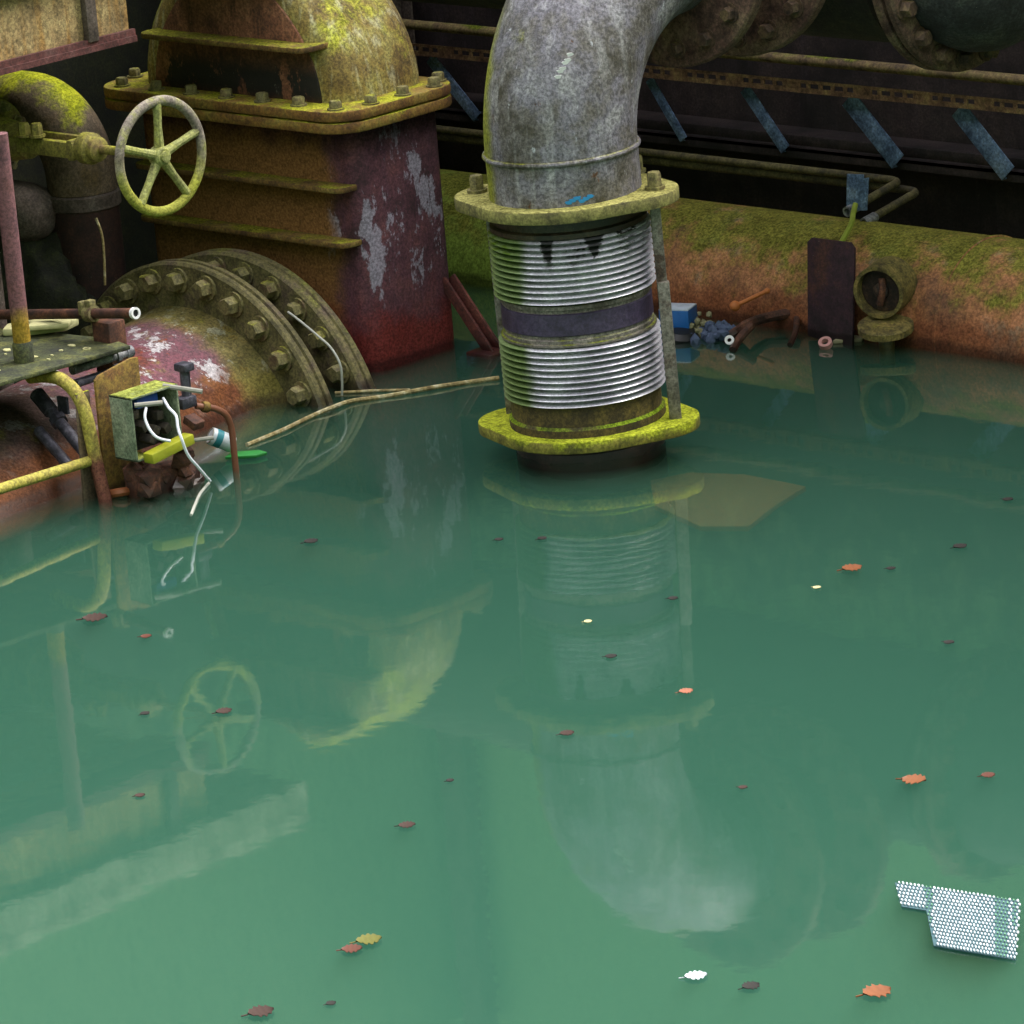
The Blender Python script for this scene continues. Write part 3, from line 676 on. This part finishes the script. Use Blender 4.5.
# yellow rail
t = thing('bent_handrail', 'bent yellow handrail stepping down into the water with a side bar', 'handrail', (-1.4, -.58, 0))
hp = smoothpath([meas(x_, y_, -.58, 1) for x_, y_ in ((30, 377), (46, 376), (62, 380), (76, 393), (85, 412), (91, 438), (98, 470), (105, 500), (111, 530), (120, 580))], 8)
build('rail_tube', MB().tube(hp, .0235, 18), 'handrail', t)
build('side_bar', MB().tube([meas(93, 460, -.58, 1), (-1.40, -1.0, .155), (-1.36, -1.5, .17)], .0185, 16), 'bar', t)

# cable tubes under the platform edge
p0, p1 = GZ(72, 370, .405), GZ(131, 351, .405)
for i, (off, mt, lb, rr) in enumerate(((V((0, 0, 0)), 'whitetube', 'scuffed pale conduit tucked under the platform edge', .018), (V((.02, -.01, -.045)), 'blacktube', 'black conduit beneath the pale one under the platform edge', .016))):
    tt = thing('cable_tube', lb, 'conduit', p0+off)
    e = (p1-p0)*(1 if i == 0 else .93)
    build('tube', MB().tube([p0+off, p0+off+e], rr, 14), mt, tt)
    build('end_cap', MB().lathe([(rr+.003, -.03), (rr+.004, 0), (rr-.004, .006)], p0+off+e, e, 14), 'whitetube', tt)
    build('clip_ring', MB().lathe([(rr+.006, 0), (rr+.006, .02)], p0+off+e*.72, e, 14), 'whitetube', tt)
t = thing('cable_gland', 'black cable gland with a nut lying on the pipe behind the yellow handrail', 'cable gland', (-1.75, -.5, .2))
ga, gb = GZ(37, 394, .30), GZ(84, 452, .14); d = gb-ga
build('gland_tube', MB().tube([ga, ga+d*.3, ga+d*.31, ga+d*1.0], .022, 14, radii=[.028, .028, .021, .021]), 'blacktube', t)
build('gland_nut', MB().lathe([(.033, 0), (.033, .025)], ga+d*.42, d, 6), 'blacktube', t); build('gland_nut', MB().lathe([(.03, 0), (.03, .015)], ga+d*.02, d, 6), 'blacktube', t)
o = build('gland_sleeve', MB().tube([ga+d*.35+V((-.03, -.05, -.05)), gb+V((-.03, -.05, -.04))], .02, 12), 'blacktube', t)
build('hook', MB().box(ga+d*.28+V((.05, .02, .02)), (.05, .01, .06)), 'blacktube', t)

# junction box
t = thing('junction_box', 'broken open grey junction box with loose wires beside the yellow handrail', 'junction box', (-1.3, -.42, .14))
bx0, bx1, by0, by1, bz0, bz1 = -1.345, -1.235, -.545, -.325, .145, .372; th = .008
mb = MB().box(((bx0+bx1)/2, by0+th/2, (bz0+bz1)/2), (bx1-bx0, th, bz1-bz0), bev=.002).box(((bx0+bx1)/2, by1-th/2, (bz0+bz1)/2), (bx1-bx0, th, bz1-bz0), bev=.002)
mb.box(((bx0+bx1)/2, (by0+by1)/2, bz1-th/2), (bx1-bx0+.002, by1-by0, th), bev=.002).box(((bx0+bx1)/2, (by0+by1)/2-.07, bz0+th/2), (bx1-bx0, .08, th), bev=.002)
build('housing', mb, 'box', t)
build('back_panel', MB().box((bx0+.004, (by0+by1)/2, (bz0+bz1)/2), (.008, by1-by0-.01, bz1-bz0-.01)), 'boxin', t)
Ry = Matrix.Rotation(.12, 3, 'X')
build('terminal_block', MB().box((-1.205, -.42, .168), (.05, .20, .036), Ry, .004).box((-1.205, -.35, .188), (.04, .04, .014), Ry, .003), 'terminal', t)
build('blue_insert', MB().box((-1.30, -.44, .335), (.07, .10, .04), bev=.008), 'blue', t)
mb = MB()
for k_, (yy, zz) in enumerate(((-.50, .30), (-.47, .25), (-.43, .23), (-.39, .27), (-.37, .22), (-.45, .20))): mb.box((-1.295+.01*(k_ % 3), yy, zz), (.06, .03, .03), Matrix.Rotation(.5*k_, 3, 'X'), .003)
build('inner_fitting', mb, 'boxin', t)
build('rail_bar', MB().tube([(-1.235, -.53, .345), (-1.18, -.45, .342)], .009, 8), 'steelbit', t)
build('rail_bar', MB().tube([(-1.26, -.37, .372), (-1.15, -.29, .345)], .009, 8), 'steelbit', t)
build('rail_bar', MB().tube([(-1.24, -.34, .165), (-1.16, -.25, .168)], .008, 8), 'steelbit', t)
build('rail_bar', MB().box((-1.22, -.28, .225), (.06, .05, .03), Matrix.Rotation(.4, 3, 'Y'), .004), 'rusty', t)
def pxw(pts): return smoothpath([meas(x_, y_, v_, 0) for x_, y_, v_ in pts], 8)
o = build('white_wire', MB().tube(pxw([(146, 408, -1.25), (145, 418, -1.22), (150, 430, -1.19), (158, 438, -1.17), (170, 441, -1.16)]), .0052, 8), 'wire', t); o['label'] = 'white wire'
o = build('white_wire', MB().tube(pxw([(163, 398, -1.25), (169, 408, -1.21), (176, 416, -1.18), (178, 428, -1.16), (182, 440, -1.14), (188, 455, -1.14), (198, 467, -1.14), (210, 481, -1.16)]), .0055, 8), 'wire', t); o['label'] = 'white wire'
rnd0 = random.Random(8); mbb = MB()
for _ in range(26):
    bm = bmesh.new(); bmesh.ops.create_icosphere(bm, subdivisions=1, radius=rnd0.uniform(.03, .055))
    for v in bm.verts: v.co = v.co*rnd0.uniform(.7, 1.2)
    bm.transform(Matrix.Translation((rnd0.uniform(-1.35, -1.24), rnd0.uniform(-.52, -.26), rnd0.uniform(-.08, .11)))); mbb.bm(bm)
mbb.box((-1.31, -.4, -.05), (.1, .22, .26), bev=.02)
build('base_lump', mbb, 'rusty', t, ang=20)
t2 = build('mounting_plate', MB().prism([(-.54, -.1), (-.42, -.1), (-.33, .2), (-.33, .445), (-.36, .45), (-.515, .425), (-.535, .41)], (-1.43, 0, 0), Y, Z, X, .012, bev=.002), 'bracket', origin=(-1.4, -.45, 0))
tag(t2, 'ochre rusty plate standing behind the junction box', 'plate')
t2 = build('backing_strip', MB().prism([(-.62, -.1), (-.555, -.1), (-.54, .375), (-.60, .375)], (-1.46, 0, 0), Y, Z, X, .012, bev=.002), 'mosspipe', origin=(-1.44, -.66, 0))
tag(t2, 'narrow mossy strip between the yellow handrail and the ochre plate', 'strip')
t = thing('bent_tube', 'thin brown tube beside the junction box curving down into the water', 'tube', (-1.2, -.1, 0))
bp_ = smoothpath([meas(196, 406, -1.28, 0), meas(205, 407, -1.27, 0), meas(216, 409, -1.26, 0), meas(226, 415, -1.25, 0), meas(231, 427, -1.25, 0), meas(233, 441, -1.25, 0)] , 8)
q = bp_[-1]; bp_ += [q+V((.0, .0, -.1)), q+V((0, 0, -.3))]
build('tube', MB().tube(bp_, .0115, 12), 'copper', t)
f0 = bp_[0]
build('end_fitting', MB().box(f0+V((-.02, -.03, .02)), (.05, .07, .04), bev=.006).tube([f0+V((-.02, -.02, 0)), f0+V((-.03, -.01, .13))], .018, 10).box(f0+V((-.03, -.01, .14)), (.06, .05, .03), bev=.008), 'blacktube', t)
build('coupling', MB().lathe([(.017, 0), (.02, .005), (.02, .02), (.017, .026)], bp_[6], bp_[10]-bp_[6], 12), 'bracket', t)
# can in the water
cg = GZ(229, 452, .02)
t = thing('crushed_can', 'white and teal can floating by the brown tube', 'can', cg)
ca = V((.45, .45, .28)).normalized(); ca = (V((.45, .75, -.5))).normalized()
o_ = cg - ca*.07 + V((0, 0, .035))
build('can_body', MB().lathe([(.030, 0), (.032, .004), (.032, .08), (.027, .09)], o_, ca, 28), 'can', t)
build('can_print', MB().lathe([(.0325, .015), (.0325, .04)], o_, ca, 28), 'teal', t)
build('can_rim', wire_ring(o_, .028, .003, ca), 'steelbit', t)
o = build('green_wrapper', MB().prism([(-.07, -.03), (.04, -.04), (.08, -.01), (.05, .03), (-.05, .035)], GZ(245, 456, .004), RV, F2, V((.2, -.1, 1)), .012, bev=.003), 'green', origin=GZ(245, 456, .004))
tag(o, 'green wrapper floating against the white and teal can', 'wrapper')
o = build('bark_piece', MB().tube(smoothpath([GZ(111, 494, .012), GZ(122, 492, .02), GZ(134, 490, .012), GZ(144, 484, .015)]), .016, 8, radii=None), 'leaf_orange', origin=GZ(126, 491, .01))
tag(o, 'orange-brown piece of bark floating at the foot of the yellow handrail', 'bark')
o = build('loose_wire', MB().tube(smoothpath([GZ(209, 483, .006), GZ(200, 494, .004), GZ(195, 505, .004), GZ(191, 515, .0)]), .0055, 8), 'wire_grey', origin=GZ(200, 495, 0))
tag(o, 'pale loose wire lying on the water below the junction box', 'wire')
# wire between the flanges
o = build('thin_wire', MB().tube(smoothpath([meas(288, 312, .80, 1), meas(300, 321, .80, 1), meas(318, 336, .8, 1), meas(331, 348, .8, 1), meas(340, 364, .8, 1), meas(342, 380, .8, 1), meas(342, 395, .8, 1)]), .0045, 8), 'wire_grey', origin=meas(331, 348, .8, 1))
tag(o, 'thin white wire hanging between the two bolted flanges', 'wire')
o = build('hanging_twig', MB().tube(smoothpath([meas(96, 218, .5, 1), meas(102, 235, .5, 1), meas(104, 255, .5, 1), meas(105, 285, .5, 1)]), .005, 6), 'twig', origin=meas(102, 235, .5, 1))
tag(o, 'thin dry twig hanging in the dark left of the bolted flanges', 'twig')
# long floating twig
o = build('floating_stick', MB().tube(smoothpath([GZ(247, 445, .004), GZ(283, 430, .008), GZ(310, 417, .006), GZ(331, 408, .012), GZ(352, 401, .008), GZ(388, 396, .006), GZ(430, 388, .01), GZ(470, 382, .006), GZ(499, 378, .008)]), .009, 8), 'twig', origin=GZ(352, 401, 0))
tag(o, 'long pale stick floating on the water in front of the bolted flanges', 'stick')
o = build('short_stick', MB().tube(smoothpath([GZ(335, 393, .004), GZ(370, 391, .006), GZ(410, 390, .004)]), .006, 8), 'twig', origin=GZ(370, 391, 0))
tag(o, 'short thin stick floating between the far flange and the long stick', 'stick')

P_ = [GZ(x_, y_, -.072) for x_, y_ in ((650, 480), (690, 472), (745, 474), (806, 486), (778, 503), (748, 526), (700, 526), (655, 505))]
c = sum(P_, V((0, 0, 0)))/len(P_)
o = build('sunken_plate', MB().prism([(p_.x-c.x, p_.y-c.y) for p_ in P_][::-1], c+V((0, 0, -.02)), X, Y, Z, .02, bev=.004), plain('sunken_rust', '#a8642c', .8), origin=c)
tag(o, 'rust-orange plate under the water at the right foot of the standing pipe', 'plate')

# ------------------------------------------------------------------ rubbish behind the standing pipe
c = GZ(676, 334, .0)
t = thing('cardboard_box', 'small blue box with a pale top floating behind the tie rod', 'box', c)
Rz = Matrix.Rotation(.35, 3, 'Z')
build('carton', MB().box(c+V((0, .02, .05)), (.12, .10, .10), Rz, .003), 'boxblue', t)
build('lid_panel', MB().box(c+V((0, .02, .102)), (.118, .098, .006), Rz, .001), 'boxlight', t)
build('yellow_mark', MB().prism([(-.02, -.014), (.015, -.016), (.02, .01), (-.012, .016)], c+Rz@V((.0605, -.02, .0))+V((0, .02, .03)), Rz@Y, Z, Rz@X, .003), 'yellow', t)
c = GZ(684, 336, .0)
o = build('black_bag', MB().lathe([(.01, .035), (.05, .03), (.068, .01), (.06, -.02), (.02, -.03)], c+V((.02, -.03, .0)), V((.1, 0, 1)), 14), 'black', origin=c); tag(o, 'dark wet bag floating under the small blue box', 'bag')
def clump(px, py, n, r, sp_, seed):
    rnd = random.Random(seed); c_ = GZ(px, py, 0); mb_ = MB()
    for _ in range(n):
        p_ = c_+V((rnd.gauss(0, sp_), rnd.gauss(0, sp_), abs(rnd.gauss(0, sp_*.55))))
        bm = bmesh.new(); bmesh.ops.create_icosphere(bm, subdivisions=1, radius=r*rnd.uniform(.6, 1.4))
        for v in bm.verts: v.co = v.co*rnd.uniform(.75, 1.2)
        bm.transform(Matrix.Translation(p_)); mb_.bm(bm)
    return c_, mb_
c_, mb_ = clump(697, 332, 170, .011, .04, 3)
o = build('gravel_lump', mb_, 'gravel', origin=c_); tag(o, 'heap of beige crumbs on the water right of the blue box', 'debris', kind='stuff')
c_, mb_ = clump(719, 337, 60, .02, .03, 5)
o = build('crumpled_rag', mb_, 'rag', origin=c_); tag(o, 'crumpled grey-blue rag at the foot of the main', 'rag')
c = GZ(730, 345, .01)
o = build('white_ring', MB().lathe([(.008, 0), (.018, 0), (.018, .012), (.008, .012)], c+V((0, 0, .018)), V((.5, -.75, .4)), 18, closed=True), 'nutwhite', origin=c); tag(o, 'tiny white ring below the grey-blue rag', 'ring')
o = build('rusty_branch', MB().tube(smoothpath([GZ(722, 340, .0), GZ(738, 331, .03), GZ(748, 324, .06), GZ(765, 318, .05), GZ(795, 312, .06)]), .02, 8, radii=None).tube(smoothpath([GZ(733, 350, .0), GZ(740, 338, .03), GZ(752, 325, .07)]), .016, 8).tube(smoothpath([GZ(790, 345, .0), GZ(796, 330, .03), GZ(797, 305, .06)]), .012, 8), 'rusty', origin=GZ(745, 330, 0))
tag(o, 'dark rusty branch tangle between the rag and the purple plate', 'branch')
a, b_ = meas(735, 306, 2.24, 1), meas(767, 291, 2.30, 1)
t = thing('orange_stick', 'orange stick with a ball end leaning on the rust-red main', 'stick', a)
build('shaft', MB().tube([a, b_], .0085, 10), 'orange', t)
bm = bmesh.new(); bmesh.ops.create_uvsphere(bm, u_segments=16, v_segments=10, radius=.021); bm.transform(Matrix.Translation(a)); build('ball_end', MB().bm(bm), 'orange', t)
bm = bmesh.new(); bmesh.ops.create_uvsphere(bm, u_segments=12, v_segments=8, radius=.012); bm.transform(Matrix.Translation(b_)); build('tip', MB().bm(bm), 'orange', t)
c = GZ(826, 345, .01)
o = build('pink_ring', MB().lathe([(.014, 0), (.026, 0), (.026, .02), (.014, .02)], c, V((.2, -.5, .8)), 18, closed=True), 'pink', origin=c); tag(o, 'small pink ring at the water below the purple plate', 'ring')
c = GZ(848, 341, .0)
o = build('pale_scrap', MB().prism([(-.06, -.03), (.05, -.03), (.07, .02), (-.03, .04)], c, RV, F2, Z, .014, bev=.003), 'gravel', origin=c); tag(o, 'pale scrap floating between the pink ring and the round lid', 'scrap')

# ------------------------------------------------------------------ leaves, feather and mesh on the water
def leaf(px, py, wpx, mat, name, label, ang=None, cat='leaf', narrow=.42, z=.001):
    c_ = GZ(px, py, z); L = wpx/300/2; rnd = random.Random(int(px*7+py)); an = ang if ang is not None else rnd.uniform(-.6, .6)
    u = RV*math.cos(an)+F2*math.sin(an); v = Z.cross(u); n_ = 14; vs = []; fs = []
    for side in (0, 1):
        for i in range(n_+1):
            s_ = -1+2*i/n_; wd = narrow*2.4*L*(1-s_*s_)**.8*(1+.25*math.sin(i*2.1+px))
            for j in (-1, 0, 1):
                vs.append(c_+u*(L*s_)+v*(wd*j)+Z*(.0005+abs(j)*L*.12+.05*L*s_*s_+(.0015 if side else 0)))
    for side in (0, 1):
        o_ = side*(n_+1)*3
        for i in range(n_):
            for j in range(2):
                q = [o_+i*3+j, o_+i*3+j+1, o_+(i+1)*3+j+1, o_+(i+1)*3+j]; fs.append(q if side else q[::-1])
    mb_ = MB().add(vs, fs)
    mb_.tube([c_-u*L*1.0+Z*(.001+.05*L), c_-u*L*1.5+Z*.002], max(.0012, L*.06), 6)
    o = build(name, mb_, mat, origin=c_, ang=60); tag(o, label, cat, 'fallen leaves on the water'); return o
LV = [(852, 569, 20, 'leaf_orange', 'orange-brown leaf on the water right of centre, below the mossy main'),
      (891, 569, 9, 'leaf_dark', 'tiny dark leaf just right of the orange-brown leaf on open water'),
      (960, 547, 14, 'leaf_dark', 'dark curled leaf floating near the right edge, mid height'),
      (1008, 500, 11, 'leaf_dark', 'small dark leaf by the right edge below the main'),
      (949, 643, 10, 'leaf_dark', 'lone dark leaf floating right, under the dark curled leaf'),
      (817, 588, 8, 'leaf_cream', 'tiny pale fleck lower left of the orange-brown leaf'),
      (588, 622, 8, 'leaf_cream', 'small cream leaf over the reflection of the purple band'),
      (611, 657, 11, 'leaf_dark', 'dark leaf sliver over the reflected lower ribs'),
      (686, 692, 13, 'leaf_salmon', 'salmon leaf right of the reflected ribbed joint'),
      (567, 734, 13, 'leaf_brown', 'dark brown leaf below the reflected ribbed joint'),
      (743, 788, 8, 'leaf_brown', 'small brown leaf inside the reflected elbow bend'),
      (914, 781, 21, 'leaf_orange', 'orange leaf above the white mesh sheet'),
      (988, 776, 12, 'leaf_red', 'curled red-brown leaf near the right edge above the mesh sheet'),
      (877, 993, 22, 'leaf_orange', 'orange-brown leaf at the bottom right below the mesh sheet'),
      (751, 987, 14, 'leaf_dark', 'dark twig-like leaf at the bottom right of the white feather'),
      (95, 619, 24, 'leaf_brown', 'long dark red-brown leaf at the left below the yellow side bar'),
      (146, 637, 11, 'leaf_red', 'small red-brown leaf right of the long one at the left'),
      (311, 542, 15, 'leaf_dark', 'dark narrow leaf left of the standing pipe, on dark water'),
      (499, 540, 9, 'leaf_dark', 'tiny dark leaf just left of the reflected upper ribs'),
      (542, 539, 10, 'leaf_dark', 'dark sliver of leaf on the reflection under the standing pipe'),
      (673, 599, 10, 'leaf_dark', 'small dark leaf at the right side of the reflected ribs'),
      (407, 826, 14, 'leaf_brown', 'brown leaf alone on open water at lower left centre'),
      (352, 950, 16, 'leaf_red', 'crumpled red-brown leaf in the pair near the bottom'),
      (369, 941, 20, 'leaf_yellow', 'olive yellow leaf touching the crumpled red-brown leaf'),
      (261, 1013, 20, 'leaf_brown', 'brown leaf at the bottom edge, left of centre'),
      (331, 1004, 8, 'leaf_dark', 'tiny dark leaf near the bottom edge below the leaf pair'),
      (224, 712, 15, 'leaf_brown', 'brown twisted leaf over the reflected handwheel'),
      (145, 714, 9, 'leaf_dark', 'tiny dark leaf left of the reflected handwheel'),
      (140, 796, 9, 'leaf_brown', 'tiny brown leaf below left of the reflected handwheel'),
      (450, 781, 7, 'leaf_dark', 'tiny dark speck leaf between the two reflected posts')]
for (x_, y_, w_, m_, lb) in LV: leaf(x_, y_, w_, m_, 'fallen_leaf', lb)
o = leaf(696, 977, 17, 'feather', 'floating_feather', 'white feather floating near the bottom of the pool', .1, 'feather', .38); del o['group']
# mesh sheet
A, B, C_, D_ = [GZ(x_, y_, .006) for x_, y_ in ((890, 880), (1021, 900), (1017, 960), (908, 941))]
def bil(u, v): return A*(1-u)*(1-v)+B*u*(1-v)+C_*u*v+D_*(1-u)*v
mb = MB(); mbk = MB(); nu, nv = 33, 17; rnd = random.Random(4)
for i in range(nu):
    for j in range(nv):
        u, v = (i+.5+(.25 if j % 2 else -.25))/nu, (j+.5)/nv
        u0 = .02+.05*abs(v-.15)+(.20 if v > .42 else 0)+max(0.0, v-.42)*.02
        if u < u0 or (v < .06 and u < .05): continue
        green = .27-.06*v < u < .33-.10*v or .80 < u < .91 or (u >= .91 and v < .5 and i % 2)
        c_ = bil(u, v); du = (bil(u+.01, v)-c_)*100/nu*.30; dv = (bil(u, v+.01)-c_)*100/nv*.37
        du *= rnd.uniform(.7, 1.1)*(.75 if green else 1); dv *= rnd.uniform(.7, 1.1)*(.6 if green else 1)
        ring = [c_+du*math.cos(q)+dv*math.sin(q) for q in [2*PI*k_/8 for k_ in range(8)]]
        top = [p_+Z*.003 for p_ in ring]
        (mbk if green else mb).add(ring+top, [[8, 9, 10, 11, 12, 13, 14, 15]]+[[k_, (k_+1) % 8, 8+(k_+1) % 8, 8+k_] for k_ in range(8)])
t = thing('mesh_sheet', 'white perforated mesh sheet floating at the lower right of the pool', 'mesh sheet', GZ(958, 918, 0))
o = build('white_cells', mb, 'net', t); o['kind'] = 'stuff'
o = build('green_cells', mbk, 'netgreen', t); o['kind'] = 'stuff'; o['label'] = 'dull green cells of the mesh'
sheet = MB()
for (ua, ub, va, vb) in ((.035, .238, .02, .42), (.24, .985, .01, .99)):
    q4 = [bil(ua, va), bil(ub, va), bil(ub, vb), bil(ua, vb)]
    sheet.add([p_-Z*.0045 for p_ in q4]+[p_-Z*.0015 for p_ in q4], [[3, 2, 1, 0], [4, 5, 6, 7], [0, 1, 5, 4], [1, 2, 6, 5], [2, 3, 7, 6], [3, 0, 4, 7]])
build('backing_film', sheet, 'netdark', t)

# ------------------------------------------------------------------ light
w = bpy.data.worlds.new('overcast_sky'); S.world = w; w.use_nodes = True
nt = w.node_tree; nt.nodes.clear()
out = nt.nodes.new('ShaderNodeOutputWorld'); bg = nt.nodes.new('ShaderNodeBackground')
tc = nt.nodes.new('ShaderNodeTexCoord'); sp = nt.nodes.new('ShaderNodeSeparateXYZ'); nt.links.new(tc.outputs['Generated'], sp.inputs[0])
rp_ = nt.nodes.new('ShaderNodeValToRGB'); e = rp_.color_ramp.elements
stops = [(0.0, (.08, .13, .06, 1)), (.2, (.11, .19, .09, 1)), (.3, (.16, .27, .13, 1)), (.42, (.26, .34, .23, 1)), (.6, (.75, .8, .82, 1)), (1.0, (1.05, 1, 1.06, 1))]
while len(e) < len(stops): e.new(.5)
for i, (p_, c_) in enumerate(stops): e[i].position = p_; e[i].color = c_
nt.links.new(sp.outputs[2], rp_.inputs[0]); nt.links.new(rp_.outputs[0], bg.inputs['Color']); bg.inputs['Strength'].default_value = 2.3
nt.links.new(bg.outputs[0], out.inputs[0])
sd = bpy.data.lights.new('hazy_sun', 'SUN'); sd.energy = 7.0; sd.angle = math.radians(40); sd.color = (1, .97, .9)
so = bpy.data.objects.new('hazy_sun', sd); COL.objects.link(so)
so.rotation_euler = V((-.30, -.60, -.74)).to_track_quat('-Z', 'Y').to_euler(); so.location = (4, -2, 6)

vs_ = S.view_settings; vs_.view_transform = 'Standard'; vs_.look = 'None'; vs_.gamma = 1; vs_.use_curve_mapping = False; vs_.exposure = .12
S.cycles.volume_bounces = 2; S.cycles.max_bounces = 8; S.cycles.transparent_max_bounces = 12; S.cycles.caustics_reflective = False; S.cycles.caustics_refractive = False
